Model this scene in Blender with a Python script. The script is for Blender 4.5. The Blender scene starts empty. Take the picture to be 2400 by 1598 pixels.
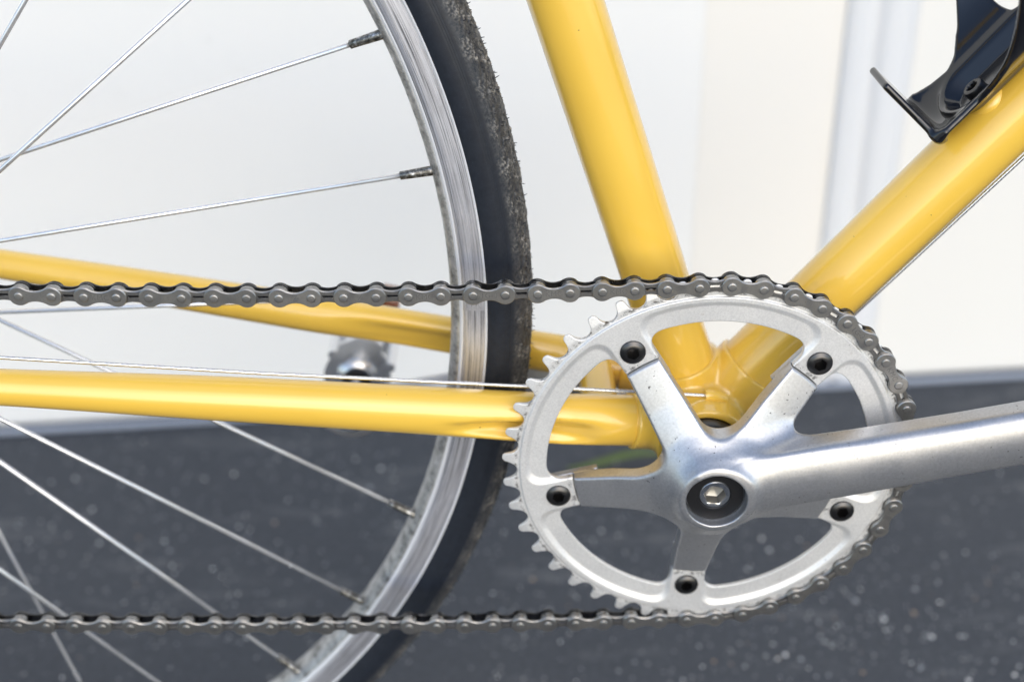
import bpy, bmesh, math, random
import numpy as np
from mathutils import Matrix, Vector

random.seed(7)
rng = np.random.default_rng(11)
SC = bpy.context.scene
COL = SC.collection
BBZ = 275.0            # bottom-bracket height above the ground, mm (all modelling below is in mm, bike axes)
rad = math.radians

# ------------------------------------------------------------------ camera
CR = [[0.999863283993562, -0.0007395381254691807, 0.016518668377636728],
      [-0.007397293231214586, 0.8734502862207248, 0.4868571428599823],
      [-0.014788285041233994, -0.4869127751294833, 0.873325401005401]]
CC = (-81.79421114, -447.91887811, 310.4251873)
cam_data = bpy.data.cameras.new('camera')
cam = bpy.data.objects.new('camera', cam_data)
COL.objects.link(cam)
cam_data.sensor_width = 36.0
cam_data.lens = 2982.98397 / 2400 * 36.0
cam_data.clip_start = 0.02
cam_data.clip_end = 1000
cam_data.dof.use_dof = True
cam_data.dof.focus_distance = 0.503
cam_data.dof.aperture_fstop = 5.3
cam_data.dof.aperture_blades = 0
cam.matrix_world = Matrix(((CR[0][0], CR[0][2], -CR[0][1], CC[0] * .001),
                           (CR[1][0], CR[1][2], -CR[1][1], CC[1] * .001),
                           (CR[2][0], CR[2][2], -CR[2][1], (CC[2] + BBZ) * .001),
                           (0, 0, 0, 1)))
SC.camera = cam

# ------------------------------------------------------------------ light: thin overcast, a broad soft sun low behind the camera, blue sky above
SUN_EL, SUN_AZ = 31.0, 168.0            # azimuth measured from +Y (behind the wall) towards +X
world = bpy.data.worlds.new('World')
SC.world = world
world.use_nodes = True
wn, wl = world.node_tree.nodes, world.node_tree.links
wn.clear()
wo = wn.new('ShaderNodeOutputWorld')
wb = wn.new('ShaderNodeBackground')
ws = wn.new('ShaderNodeTexSky')
ws.sky_type = 'NISHITA'
ws.sun_disc = False
ws.sun_elevation = rad(SUN_EL)
ws.sun_rotation = rad(SUN_AZ)
ws.air_density = 1.0
ws.dust_density = 0.9
ws.ozone_density = 1.1
wb.inputs['Strength'].default_value = 0.15
wl.new(ws.outputs[0], wb.inputs[0])
wl.new(wb.outputs[0], wo.inputs[0])
sd = bpy.data.lights.new('sun', 'SUN')
sd.energy = 0.6
sd.angle = rad(54)
sd.color = (1.0, 0.90, 0.74)
so = bpy.data.objects.new('sun', sd)
COL.objects.link(so)
sv = Vector((math.sin(rad(SUN_AZ)) * math.cos(rad(SUN_EL)), math.cos(rad(SUN_AZ)) * math.cos(rad(SUN_EL)), math.sin(rad(SUN_EL))))
so.rotation_euler = sv.to_track_quat('Z', 'Y').to_euler()
so.location = sv * 6
SC.view_settings.view_transform = 'Standard'
SC.view_settings.look = 'None'
SC.view_settings.exposure = 0.87
SC.view_settings.gamma = 1.0
SC.cycles.max_bounces = 8
SC.cycles.sample_clamp_indirect = 6

# ------------------------------------------------------------------ materials
def mat(name, base, rough=.5, metal=0., coat=0., spec=.5, coat_rough=.04):
    m = bpy.data.materials.new(name)
    m.use_nodes = True
    b = m.node_tree.nodes['Principled BSDF']
    b.inputs['Base Color'].default_value = (*base, 1)
    b.inputs['Roughness'].default_value = rough
    b.inputs['Metallic'].default_value = metal
    b.inputs['Coat Weight'].default_value = coat
    b.inputs['Coat Roughness'].default_value = coat_rough
    b.inputs['Specular IOR Level'].default_value = spec
    return m

class NT:
    """tiny node helper"""
    def __init__(s, m):
        s.m = m; s.n = m.node_tree.nodes; s.l = m.node_tree.links
        s.b = s.n['Principled BSDF']
        s.tc = s.n.new('ShaderNodeTexCoord')
    def map(s, src='Object', scale=(1, 1, 1), rot=(0, 0, 0)):
        mp = s.n.new('ShaderNodeMapping')
        mp.inputs['Scale'].default_value = scale
        mp.inputs['Rotation'].default_value = rot
        s.l.new(s.tc.outputs[src], mp.inputs[0])
        return mp.outputs[0]
    def noise(s, vec, scale, detail=4, rough=.5):
        t = s.n.new('ShaderNodeTexNoise')
        t.inputs['Scale'].default_value = scale
        t.inputs['Detail'].default_value = detail
        t.inputs['Roughness'].default_value = rough
        s.l.new(vec, t.inputs['Vector'])
        return t.outputs['Fac']
    def voro(s, vec, scale, feature='F1', rnd=1.0):
        t = s.n.new('ShaderNodeTexVoronoi')
        t.feature = feature
        t.inputs['Scale'].default_value = scale
        t.inputs['Randomness'].default_value = rnd
        s.l.new(vec, t.inputs['Vector'])
        return t
    def ramp(s, fac, stops):
        r = s.n.new('ShaderNodeValToRGB')
        e = r.color_ramp.elements
        e[0].position = stops[0][0]; e[1].position = stops[-1][0]
        for p, c in stops[1:-1]:
            e.new(p)
        for k, (p, c) in enumerate(stops):
            e[k].color = (c, c, c, 1) if isinstance(c, (int, float)) else (*c, 1)
        s.l.new(fac, r.inputs[0])
        return r.outputs[0]
    def mix(s, fac, a, b, mode='MIX'):
        x = s.n.new('ShaderNodeMix')
        x.data_type = 'RGBA'; x.blend_type = mode
        for sock, v in ((x.inputs[0], fac), (x.inputs[6], a), (x.inputs[7], b)):
            if isinstance(v, (int, float)): sock.default_value = v
            elif isinstance(v, tuple): sock.default_value = (*v, 1)
            else: s.l.new(v, sock)
        return x.outputs[2]
    def math(s, op, a, b=0.0):
        x = s.n.new('ShaderNodeMath'); x.operation = op
        for sock, v in ((x.inputs[0], a), (x.inputs[1], b)):
            if isinstance(v, (int, float)): sock.default_value = v
            else: s.l.new(v, sock)
        return x.outputs[0]
    def bump(s, h, strength=.3, dist=.0002, normal=None):
        x = s.n.new('ShaderNodeBump')
        x.inputs['Strength'].default_value = strength
        x.inputs['Distance'].default_value = dist
        s.l.new(h, x.inputs['Height'])
        if normal is not None: s.l.new(normal, x.inputs['Normal'])
        return x.outputs[0]
    def to(s, sock, inp):
        s.l.new(sock, s.b.inputs[inp])

def yellow_paint():
    m = mat('yellow_paint', (.82, .49, .055), .32, 0, 1.0, .5, .02)
    t = NT(m); o = t.map()
    chips = t.ramp(t.noise(o, 420, 2, .4), [(.785, 0.), (.795, 1.)])
    tone = t.ramp(t.noise(o, 14, 3), [(.3, (.81, .50, .062)), (.7, (.86, .545, .074))])
    t.to(t.mix(chips, tone, (.06, .03, .015)), 'Base Color')
    t.b.inputs['Coat Normal'].default_value = (0, 0, 0)
    t.l.new(t.bump(t.noise(o, 130, 2), .05, .0003), t.b.inputs['Coat Normal'])
    return m

def alu_polish():
    m = mat('worn_aluminium', (.72, .73, .75), .27, .77)
    t = NT(m); o = t.map()
    big = t.noise(o, 45, 5, .6)
    fine = t.noise(o, 900, 3, .7)
    spk = t.ramp(t.noise(o, 620, 3, .65), [(.655, 0.), (.69, 1.)])
    gate = t.ramp(t.noise(o, 60, 3, .6), [(.46, 0.), (.58, 1.)])
    dirt = t.math('MULTIPLY', spk, gate)
    tone = t.ramp(fine, [(.3, (.41, .415, .425)), (.7, (.53, .535, .55))])
    tone = t.mix(t.ramp(big, [(.35, 0.), (.75, .35)]), tone, (.60, .57, .54))
    t.to(t.mix(dirt, tone, (.05, .045, .045)), 'Base Color')
    r = t.ramp(big, [(.3, .29), (.7, .41)])
    t.to(t.math('ADD', r, t.math('MULTIPLY', dirt, .4)), 'Roughness')
    sc = t.noise(t.map(scale=(60, 500, 900), rot=(0, rad(13), 0)), 1.0, 5, .7)
    t.to(t.bump(sc, .10, .0002, t.bump(fine, .16, .0002)), 'Normal')
    return m

def alu_blasted():
    m = mat('anodised_aluminium', (.73, .72, .70), .5, .6)
    t = NT(m); o = t.map()
    fine = t.noise(o, 1500, 2, .6)
    big = t.noise(o, 35, 4, .6)
    tone = t.ramp(fine, [(.3, (.72, .71, .69)), (.7, (.86, .85, .825))])
    stain = t.ramp(t.noise(o, 120, 4, .7), [(.66, 0.), (.74, .55)])
    spk = t.ramp(t.noise(o, 480, 3, .7), [(.735, 0.), (.76, .8)])
    c = t.mix(stain, tone, (.47, .42, .36))
    c = t.mix(spk, c, (.10, .08, .06))
    at = t.n.new('ShaderNodeAttribute'); at.attribute_name = 'grease'
    smear = t.ramp(t.noise(o, 380, 4, .75), [(.50, 0.), (.60, 1.)])
    t.to(t.mix(t.math('MULTIPLY', at.outputs['Fac'], smear), c, (.05, .042, .035)), 'Base Color')
    t.to(t.ramp(big, [(.3, .42), (.7, .55)]), 'Roughness')
    t.to(t.bump(fine, .12, .0002), 'Normal')
    return m

def chain_steel(name, a, b, r0=.30, r1=.5):
    m = mat(name, a, .35, 1.0)
    t = NT(m); o = t.map()
    geo = t.n.new('ShaderNodeObjectInfo')
    add = t.n.new('ShaderNodeVectorMath'); add.operation = 'ADD'
    t.l.new(o, add.inputs[0]); t.l.new(geo.outputs['Random'], add.inputs[1])
    v = add.outputs[0]
    n1 = t.noise(v, 260, 5, .65)
    n2 = t.noise(v, 1600, 3, .6)
    c = t.mix(t.ramp(n1, [(.35, 0.), (.7, 1.)]), a, b)
    c = t.mix(t.math('MULTIPLY', geo.outputs['Random'], .26), c, tuple(x * .45 for x in b))
    spk = t.ramp(n2, [(.66, 0.), (.72, .5)])
    t.to(t.mix(spk, c, (.03, .025, .02)), 'Base Color')
    t.to(t.ramp(n1, [(.3, r0), (.7, r1)]), 'Roughness')
    t.to(t.bump(n2, .15, .0001), 'Normal')
    return m

def rim_alloy():
    m = mat('rim_alloy', (.7, .7, .72), .3, .8)
    t = NT(m)
    uv = t.map('UV', (1.0, 1.0, 1))         # U = arc length (m), V = across the section (m)
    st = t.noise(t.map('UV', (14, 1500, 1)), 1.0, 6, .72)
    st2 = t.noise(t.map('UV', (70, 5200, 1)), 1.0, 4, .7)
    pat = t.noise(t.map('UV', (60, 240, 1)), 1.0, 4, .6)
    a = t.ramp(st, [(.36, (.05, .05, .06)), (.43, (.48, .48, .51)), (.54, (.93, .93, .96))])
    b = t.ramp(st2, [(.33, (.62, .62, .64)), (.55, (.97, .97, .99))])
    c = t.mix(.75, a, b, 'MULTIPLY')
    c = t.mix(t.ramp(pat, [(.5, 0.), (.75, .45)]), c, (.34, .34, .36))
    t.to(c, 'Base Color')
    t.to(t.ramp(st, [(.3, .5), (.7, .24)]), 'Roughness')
    t.to(t.bump(st, .25, .00015), 'Normal')
    return m

def rim_bed_metal():
    m = mat('grimy_rim_bed', (.5, .5, .5), .5, .8)
    t = NT(m); o = t.map()
    n = t.noise(o, 160, 5, .7); n2 = t.noise(o, 700, 3, .7)
    c = t.ramp(n, [(.32, (.16, .16, .155)), (.5, (.46, .46, .45)), (.7, (.66, .66, .66))])
    t.to(t.mix(t.ramp(n2, [(.66, 0.), (.72, 1.)]), c, (.06, .055, .05)), 'Base Color')
    t.to(t.ramp(n, [(.3, .65), (.7, .38)]), 'Roughness')
    return m

def rubber():
    m = mat('tyre_rubber', (.012, .014, .018), .55, 0, 0, .4)
    t = NT(m); o = t.map()
    n = t.noise(o, 330, 4, .7); n2 = t.noise(o, 2200, 2, .7)
    at = t.n.new('ShaderNodeAttribute'); at.attribute_name = 'tread'
    dust = t.ramp(t.noise(o, 700, 4, .75), [(.36, 0.), (.58, 1.)])
    tr = t.math('MULTIPLY', at.outputs['Fac'], dust)
    c = t.ramp(n, [(.3, (.010, .013, .019)), (.7, (.017, .021, .030))])
    c = t.mix(t.math('MULTIPLY', tr, .8), c, (.50, .47, .42))
    spk = t.ramp(n2, [(.70, 0.), (.75, .6)])
    t.to(t.mix(spk, c, (.10, .11, .12)), 'Base Color')
    t.to(t.math('ADD', t.math('MULTIPLY', at.outputs['Fac'], .2), .42), 'Roughness')
    t.to(t.bump(n2, .2, .0001), 'Normal')
    return m

def steel_wire():
    m = mat('spoke_steel', (.72, .73, .75), .16, .72)
    t = NT(m); o = t.map()
    n = t.noise(o, 700, 3, .6); b = t.noise(o, 60, 3, .6)
    spk = t.ramp(n, [(.68, 0.), (.72, 1.)])
    t.to(t.mix(spk, t.ramp(b, [(.3, (.70, .70, .70)), (.7, (.86, .86, .87))]), (.07, .06, .05)), 'Base Color')
    t.to(t.ramp(b, [(.3, .12), (.7, .28)]), 'Roughness')
    return m

def nipple_brass():
    m = mat('corroded_nipple', (.5, .5, .48), .4, .9)
    t = NT(m); o = t.map()
    n = t.noise(o, 520, 4, .7)
    t.to(t.ramp(n, [(.36, (.05, .048, .042)), (.52, (.20, .195, .18)), (.68, (.55, .56, .57))]), 'Base Color')
    return m

def wall_paint(name, base):
    m = mat(name, base, .55, 0, 0, .35)
    t = NT(m); o = t.map()
    st = t.ramp(t.noise(o, 9, 4, .6), [(.62, 0.), (.80, .28)])
    sp = t.ramp(t.noise(o, 38, 3, .55), [(.70, 0.), (.80, .5)])
    c = t.mix(st, base, tuple(x * .86 for x in base))
    c = t.mix(sp, c, (base[0] * .72, base[1] * .74, base[2] * .70))
    t.to(c, 'Base Color')
    t.to(t.bump(t.noise(o, 160, 4, .6), .12, .0006), 'Normal')
    return m

def asphalt_mat():
    m = mat('asphalt', (.042, .046, .053), .8, 0, 0, .3)
    t = NT(m); o = t.map()
    n = t.noise(o, 260, 6, .7); b = t.noise(o, 6, 4, .6); s = t.noise(t.map(scale=(9, 26, 20)), 1.0, 6, .68)
    c = t.ramp(n, [(.3, (.037, .040, .046)), (.7, (.080, .086, .096))])
    c = t.mix(t.ramp(b, [(.35, 0.), (.7, .5)]), c, (.072, .077, .085))
    c = t.mix(t.ramp(s, [(.54, 0.), (.68, .6)]), c, (.14, .142, .145))
    v = t.voro(o, 170)
    stone = t.ramp(v.outputs['Distance'], [(.13, 1.), (.26, 0.)])
    pick = t.ramp(v.outputs['Color'], [(.56, 0.), (.80, 1.)])
    c = t.mix(t.math('MULTIPLY', stone, pick), c, (.27, .27, .265))
    t.to(c, 'Base Color')
    t.to(t.bump(n, .5, .002), 'Normal')
    return m

def concrete_mat():
    m = mat('pale_concrete', (.42, .39, .34), .85, 0, 0, .3)
    t = NT(m); o = t.map()
    n = t.noise(o, 40, 6, .7); b = t.noise(o, 1.5, 4, .6)
    c = t.mix(t.ramp(b, [(.35, 0.), (.7, 1.)]), (.58, .54, .47), (.50, .47, .41))
    t.to(t.mix(t.ramp(n, [(.4, 0.), (.75, .3)]), c, (.28, .26, .23)), 'Base Color')
    t.to(t.bump(n, .4, .002), 'Normal')
    return m

M = {}
M['yellow'] = yellow_paint()
M['alu'] = alu_polish()
M['ring'] = alu_blasted()
M['outer'] = chain_steel('chain_outer_steel', (.50, .485, .46), (.34, .33, .31))
M['inner'] = chain_steel('chain_inner_steel', (.40, .39, .375), (.22, .215, .21))
M['far_plate'] = chain_steel('dark_far_plate_steel', (.16, .16, .165), (.06, .06, .062), .22, .42)  # darker steel for the plates on the chain's far side
M['roller'] = chain_steel('chain_roller_steel', (.42, .42, .42), (.24, .235, .23), .18, .3)
M['pin'] = chain_steel('chain_pin_steel', (.50, .49, .47), (.36, .35, .335), .34, .46)
M['stamp'] = mat('stamped_groove', (.26, .255, .25), .55, 1.0)
M['rim'] = rim_alloy()
M['bed'] = rim_bed_metal()
M['bevel'] = mat('rim_bevel_painted_gleam', (.80, .81, .83), .34, .35)  # bright reflected light put into a pale, less metallic colour
M['rubber'] = rubber()
M['spoke'] = steel_wire()
M['nipple'] = nipple_brass()
M['black_bolt'] = mat('black_oxide_bolt', (.085, .083, .082), .3, .95)
M['black_gloss'] = mat('black_gloss_plastic', (.006, .006, .008), .14, 0, .3, .5, .05)
M['dark_disc'] = mat('dark_washer', (.030, .030, .032), .42, .7)
M['bright'] = mat('bright_steel', (.70, .71, .72), .2, 1.0)
M['cable'] = mat('braided_cable', (.68, .69, .71), .25, 1.0)
M['reflector'] = mat('amber_reflector', (.22, .06, .015), .3, 0, .3)
M['leaf'] = mat('green_leaf', (.11, .16, .03), .5)
M['wall'] = wall_paint('white_wall_paint', (.845, .84, .815))
M['wall_right'] = wall_paint('bounce_tinted_wall_paint', (.80, .787, .745))  # warm bounce light put into this panel's paint colour
M['casing'] = wall_paint('bounce_tinted_casing_paint', (.845, .815, .755))  # casing colour carries the warm bounce light on this stretch of wall
M['strip'] = wall_paint('skylight_tinted_moulding', (.735, .745, .755))  # bluish sky shading of the wall moulding put into its colour
M['footing'] = wall_paint('skylight_tinted_footing', (.30, .335, .40))  # concrete tinted blue to carry the skylight on the ledge
M['asphalt'] = asphalt_mat()
M['concrete'] = concrete_mat()
M['blackhole'] = mat('dark_rubber_seal', (.01, .01, .01), .5)

# ------------------------------------------------------------------ object helpers
def new_mesh(name, V, F, mats, normals=None, smooth=True, uv=None, mi=None, world_mm=True):
    """V in mm (bike axes when world_mm), F list of tuples or an (n,4) int array"""
    V = np.asarray(V, np.float64)
    if world_mm: V = V + np.array([0, 0, BBZ])
    V = (V * .001).astype(np.float32)
    me = bpy.data.meshes.new(name)
    if isinstance(F, np.ndarray):
        n, k = F.shape
        me.vertices.add(len(V)); me.vertices.foreach_set('co', V.ravel())
        me.loops.add(n * k); me.loops.foreach_set('vertex_index', F.astype(np.int32).ravel())
        me.polygons.add(n); me.polygons.foreach_set('loop_start', np.arange(0, n * k, k, dtype=np.int32))
        me.update(calc_edges=True)
    else:
        me.from_pydata(V.tolist(), [], [tuple(int(i) for i in f) for f in F])
    me.validate()
    me.polygons.foreach_set('use_smooth', np.full(len(me.polygons), bool(smooth)))
    for m in (mats if isinstance(mats, (list, tuple)) else [mats]): me.materials.append(m)
    if mi is not None: me.polygons.foreach_set('material_index', np.asarray(mi, np.int32))
    if uv is not None:
        l = me.uv_layers.new(name='UVMap')
        vi = np.empty(len(me.loops), np.int32); me.loops.foreach_get('vertex_index', vi)
        l.data.foreach_set('uv', np.asarray(uv, np.float32)[vi].ravel())
    me.update()
    if normals is not None: me.normals_split_custom_set_from_vertices(np.asarray(normals, np.float64).tolist())
    return me

def obj(name, me, parent=None, **props):
    o = bpy.data.objects.new(name, me)
    COL.objects.link(o)
    if parent is not None: o.parent = parent
    for k, v in props.items(): o[k] = v
    return o

def flat_sharp(me, angle=40):
    me.set_sharp_from_angle(angle=rad(angle))
    return me

def tube(path, radii, n=24, caps=True, squash=None):
    """swept tube. squash: per-point (scale along frame normal, scale along binormal)"""
    P = np.asarray(path, float); m = len(P)
    R = np.full(m, radii, float) if np.isscalar(radii) else np.asarray(radii, float)
    T = np.gradient(P, axis=0); T /= np.linalg.norm(T, axis=1)[:, None]
    ref = np.array([0, 1, 0.]) if abs(T[0] @ np.array([0, 1, 0.])) < .9 else np.array([1, 0, 0.])
    V = []; N = []
    nrm = ref - T[0] * (ref @ T[0])
    for i in range(m):
        nrm = nrm - T[i] * (nrm @ T[i]); nrm /= np.linalg.norm(nrm)
        bi = np.cross(T[i], nrm)
        a = np.arange(n) * 2 * np.pi / n
        sx, sy = (1, 1) if squash is None else squash[i]
        V.append(P[i] + R[i] * (sx * np.cos(a)[:, None] * nrm + sy * np.sin(a)[:, None] * bi))
    V = np.concatenate(V)
    F = []
    for i in range(m - 1):
        for j in range(n):
            k = (j + 1) % n
            F.append((i * n + j, i * n + k, (i + 1) * n + k, (i + 1) * n + j))
    if caps:
        F.append(tuple(reversed(range(n)))); F.append(tuple(range((m - 1) * n, m * n)))
    return V, F

def lathe(prof, n=48, centre=(0, 0), a0=0., a1=2 * math.pi, shape=None):
    """profile (radius, y) spun about the y axis; shape[i](angles)->radius factor"""
    closed = abs(a1 - a0 - 2 * math.pi) < 1e-6
    na = n if closed else n + 1
    A = a0 + (a1 - a0) * np.arange(na) / n
    V = []
    for i, (r, y) in enumerate(prof):
        f = shape[i](A) if shape and shape[i] else np.ones(na)
        V.append(np.stack([centre[0] + r * f * np.cos(A), np.full(na, y), centre[1] + r * f * np.sin(A)], 1))
    V = np.concatenate(V); F = []
    for i in range(len(prof) - 1):
        for j in range(n):
            k = (j + 1) % na
            F.append((i * na + j, i * na + k, (i + 1) * na + k, (i + 1) * na + j))
    return V, F, A

def smin(a, b, k):
    h = np.maximum(k - np.abs(a - b), 0) / k
    return np.minimum(a, b) - h * h * k * .25
def smax(a, b, k): return -smin(-a, -b, k)

def surface_nets(fn, lo, hi, h):
    lo = np.array(lo, np.float32); hi = np.array(hi, np.float32)
    n = np.ceil((hi - lo) / h).astype(int) + 1
    ax = [lo[i] + h * np.arange(n[i], dtype=np.float32) for i in range(3)]
    D = np.empty(tuple(n), np.float32)
    step = max(1, int(1.5e6 // (n[1] * n[2])))
    for i in range(0, n[0], step):
        X, Y, Z = np.meshgrid(ax[0][i:i + step], ax[1], ax[2], indexing='ij')
        D[i:i + step] = fn(X, Y, Z)
    S = D < 0
    c = [slice(0, -1), slice(1, None)]
    cnt = np.zeros(tuple(n - 1), np.int8)
    for i in (0, 1):
        for j in (0, 1):
            for k in (0, 1): cnt += S[c[i], c[j], c[k]]
    act = (cnt > 0) & (cnt < 8)
    I = np.argwhere(act)
    idx = np.full(tuple(n - 1), -1, np.int32); idx[act] = np.arange(len(I))
    acc = np.zeros((len(I), 3)); num = np.zeros(len(I))
    for d in range(3):
        o1, o2 = [x for x in range(3) if x != d]
        for p in (0, 1):
            for q in (0, 1):
                a = I.copy(); a[:, o1] += p; a[:, o2] += q
                b = a.copy(); b[:, d] += 1
                da = D[a[:, 0], a[:, 1], a[:, 2]]; db = D[b[:, 0], b[:, 1], b[:, 2]]
                m = (da < 0) != (db < 0)
                t = np.where(m, da / np.where(m, da - db, 1), 0)
                pt = a.astype(float); pt[:, d] += t
                acc[m] += pt[m]; num[m] += 1
    V = lo + h * acc / num[:, None]
    Q = []
    for d in range(3):
        o1, o2 = (d + 1) % 3, (d + 2) % 3
        s0 = [slice(None)] * 3; s1 = [slice(None)] * 3
        s0[d] = slice(0, -1); s1[d] = slice(1, None)
        a, b = S[tuple(s0)], S[tuple(s1)]
        E = np.argwhere(a != b)
        E = E[(E[:, o1] > 0) & (E[:, o2] > 0) & (E[:, o1] < n[o1] - 1) & (E[:, o2] < n[o2] - 1)]
        ins = a[E[:, 0], E[:, 1], E[:, 2]]
        def cell(p, q):
            x = E.copy(); x[:, o1] -= p; x[:, o2] -= q
            return idx[x[:, 0], x[:, 1], x[:, 2]]
        q = np.stack([cell(1, 1), cell(0, 1), cell(0, 0), cell(1, 0)], 1)
        q[~ins] = q[~ins][:, ::-1]
        Q.append(q)
    Q = np.concatenate(Q)
    def grad(P, e):
        P = P.astype(np.float64)
        g = np.empty_like(P)
        for d in range(3):
            a = P.copy(); b = P.copy(); a[:, d] += e; b[:, d] -= e
            g[:, d] = (fn(a[:, 0], a[:, 1], a[:, 2]) - fn(b[:, 0], b[:, 1], b[:, 2])) / (2 * e)
        return g
    for _ in range(3):
        g = grad(V, h * .25); d = fn(V[:, 0], V[:, 1], V[:, 2])
        stp = -(d / np.maximum((g * g).sum(1), .15))[:, None] * g
        ln = np.linalg.norm(stp, axis=1)[:, None]
        V = V + stp * np.minimum(1, h * .5 / np.maximum(ln, 1e-9))
    N = grad(V, h * .4); N /= np.maximum(np.linalg.norm(N, axis=1)[:, None], 1e-9)
    return V, Q, N

# ================================================================== SETTING
def box_mesh(name, x0, x1, y0, y1, z0, z1, m, bevel=0.0):
    bm = bmesh.new()
    bmesh.ops.create_cube(bm, size=1)
    for v in bm.verts:
        v.co = Vector(((x0 + x1) / 2 + v.co.x * (x1 - x0), (y0 + y1) / 2 + v.co.y * (y1 - y0), (z0 + z1) / 2 + v.co.z * (z1 - z0)))
    if bevel: bmesh.ops.bevel(bm, geom=bm.edges[:], offset=bevel, segments=3, affect='EDGES', profile=.5)
    me = bpy.data.meshes.new(name); bm.to_mesh(me); bm.free()
    me.materials.append(m)
    return me

def sheet(name, x0, x1, y0, y1, z, m, **props):
    me = bpy.data.meshes.new(name)
    me.from_pydata([(x0, y0, z), (x1, y0, z), (x1, y1, z), (x0, y1, z)], [], [(0, 1, 2, 3)])
    me.materials.append(m)
    return obj(name, me, None, **props)

sheet('ground', -300, 300, -300, 300, 0.0, M['asphalt'], kind='structure', label='dark grey asphalt under the bicycle')
sheet('bounce_concrete', -300, 300, -300, -1.5, 0.004, M['concrete'], kind='structure', label='unseen pale concrete added in front of the asphalt to bounce light')  # out-of-view sheet added to throw light onto ring and crank

WA = math.atan(.0740)
wall = bpy.data.objects.new('garage_wall', None)
COL.objects.link(wall)
wall.location = (-.520, .4665, 0)
wall.rotation_euler = (0, 0, WA)
wall['label'] = 'white painted garage wall with door casing behind the bicycle'
wall['category'] = 'wall'
def s_of(x): return (x + 520) / math.cos(WA) * .001      # bike x (mm) on the wall plane -> metres along the wall
WALL_H = 1.75
obj('wall_panel', box_mesh('wall_panel', -1.9, s_of(68), 0, .09, 0.002, WALL_H, M['wall']), wall)
obj('door_casing', box_mesh('door_casing', s_of(68) + .0001, s_of(177), -.0006, .085, 0.002, WALL_H - .01, M['casing']), wall)
obj('wall_panel', box_mesh('wall_panel', s_of(235), 3.2, .001, .09, 0.002, WALL_H, M['wall_right']), wall)
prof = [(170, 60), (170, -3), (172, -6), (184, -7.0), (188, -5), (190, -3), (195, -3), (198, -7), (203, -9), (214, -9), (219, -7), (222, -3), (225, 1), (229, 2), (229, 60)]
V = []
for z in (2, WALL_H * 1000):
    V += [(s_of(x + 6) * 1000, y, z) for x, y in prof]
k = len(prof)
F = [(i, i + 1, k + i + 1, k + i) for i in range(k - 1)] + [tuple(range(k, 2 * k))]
me = new_mesh('jamb_moulding', V, F, M['strip'], world_mm=False)
obj('jamb_moulding', flat_sharp(me, 60), wall)
obj('wall_footing', box_mesh('wall_footing', -1.9, 3.2, -.0160, -.0110, 0.001, .0055, M['footing'], .001), wall)

# loose grit on the asphalt
def make_grit():
    V = []; F = []; MI = []
    base = [(1, 0, 0), (-1, 0, 0), (0, 1, 0), (0, -1, 0), (0, 0, 1), (0, 0, -1)]
    bf = [(0, 2, 4), (2, 1, 4), (1, 3, 4), (3, 0, 4), (2, 0, 5), (1, 2, 5), (3, 1, 5), (0, 3, 5)]
    for i in range(5600):
        y = rng.uniform(60, 455); x = rng.uniform(-560, 420)
        clump = math.exp(-(((x - 150) / 130) ** 2 + ((y - 190) / 80) ** 2)) + .5 * math.exp(-(((x + 30) / 90) ** 2 + ((y - 300) / 60) ** 2))
        patch = .5 + .5 * math.sin(x * .031 + 1.7 * math.sin(y * .043)) * math.sin(y * .057 + 1.3 * math.sin(x * .024))
        if rng.random() > .06 + .40 * patch ** 2 + .8 * clump: continue
        s = rng.choice([.5, .8, 1.2, 1.7], p=[.45, .33, .17, .05]) * rng.uniform(.7, 1.2)
        if rng.random() < .02 + .03 * clump: s *= 1.9
        a = rng.uniform(0, 6.28); ca, sa = math.cos(a), math.sin(a)
        n0 = len(V)
        sc = s * rng.uniform(.7, 1.3, 3)
        for b in base:
            p = np.array(b) * sc * rng.uniform(.8, 1.1)
            V.append((x + ca * p[0] - sa * p[1], y + sa * p[0] + ca * p[1], p[2] * .75 + sc[2] * .45))
        F += [tuple(n0 + q for q in f) for f in bf]
        MI += [int(rng.choice([0, 1, 2], p=[.55, .40, .05]))] * 8
    mats = [mat('grit_grey', (.30, .31, .33), .6), mat('grit_pale', (.74, .74, .73), .3, 0, 0, .7), mat('grit_tan', (.36, .26, .18), .7)]
    me = new_mesh('grit', V, F, mats, smooth=False, mi=MI, world_mm=False)
    obj('grit', me, None, kind='stuff', label='pale grit scattered over the asphalt', category='grit')
make_grit()

# fallen blade of grass
def make_leaf():
    n = 26; V = []; F = []
    for i in range(n):
        t = i / (n - 1)
        c = np.array([-40 + 84 * t, 388 + 18 * t ** 2, 2.5 + 14 * math.sin(math.pi * min(1, t * 1.05)) * t])
        w = 4.5 * math.sin(math.pi * (0.06 + .92 * t)) ** .8
        for s in (-1, 0, 1):
            V.append(c + np.array([-.15 * s * w, s * w, .30 * abs(s) * w]))
        for s in (-1, 0, 1):
            V.append(c + np.array([-.15 * s * w, s * w * .97, .30 * abs(s) * w - .5]))
    for i in range(n - 1):
        a, b = i * 6, (i + 1) * 6
        for j in range(2):
            F += [(a + j, b + j, b + j + 1, a + j + 1), (a + 3 + j, a + 4 + j, b + 4 + j, b + 3 + j)]
        F += [(a, a + 3, b + 3, b), (a + 2, b + 2, b + 5, a + 5)]
    F += [(0, 1, 4, 3), (1, 2, 5, 4)]
    me = new_mesh('grass_blade', V, F, M['leaf'], world_mm=False)
    obj('grass_blade', me, None, label='green blade of grass lying on the asphalt behind the chainring', category='grass blade')
make_leaf()

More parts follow.
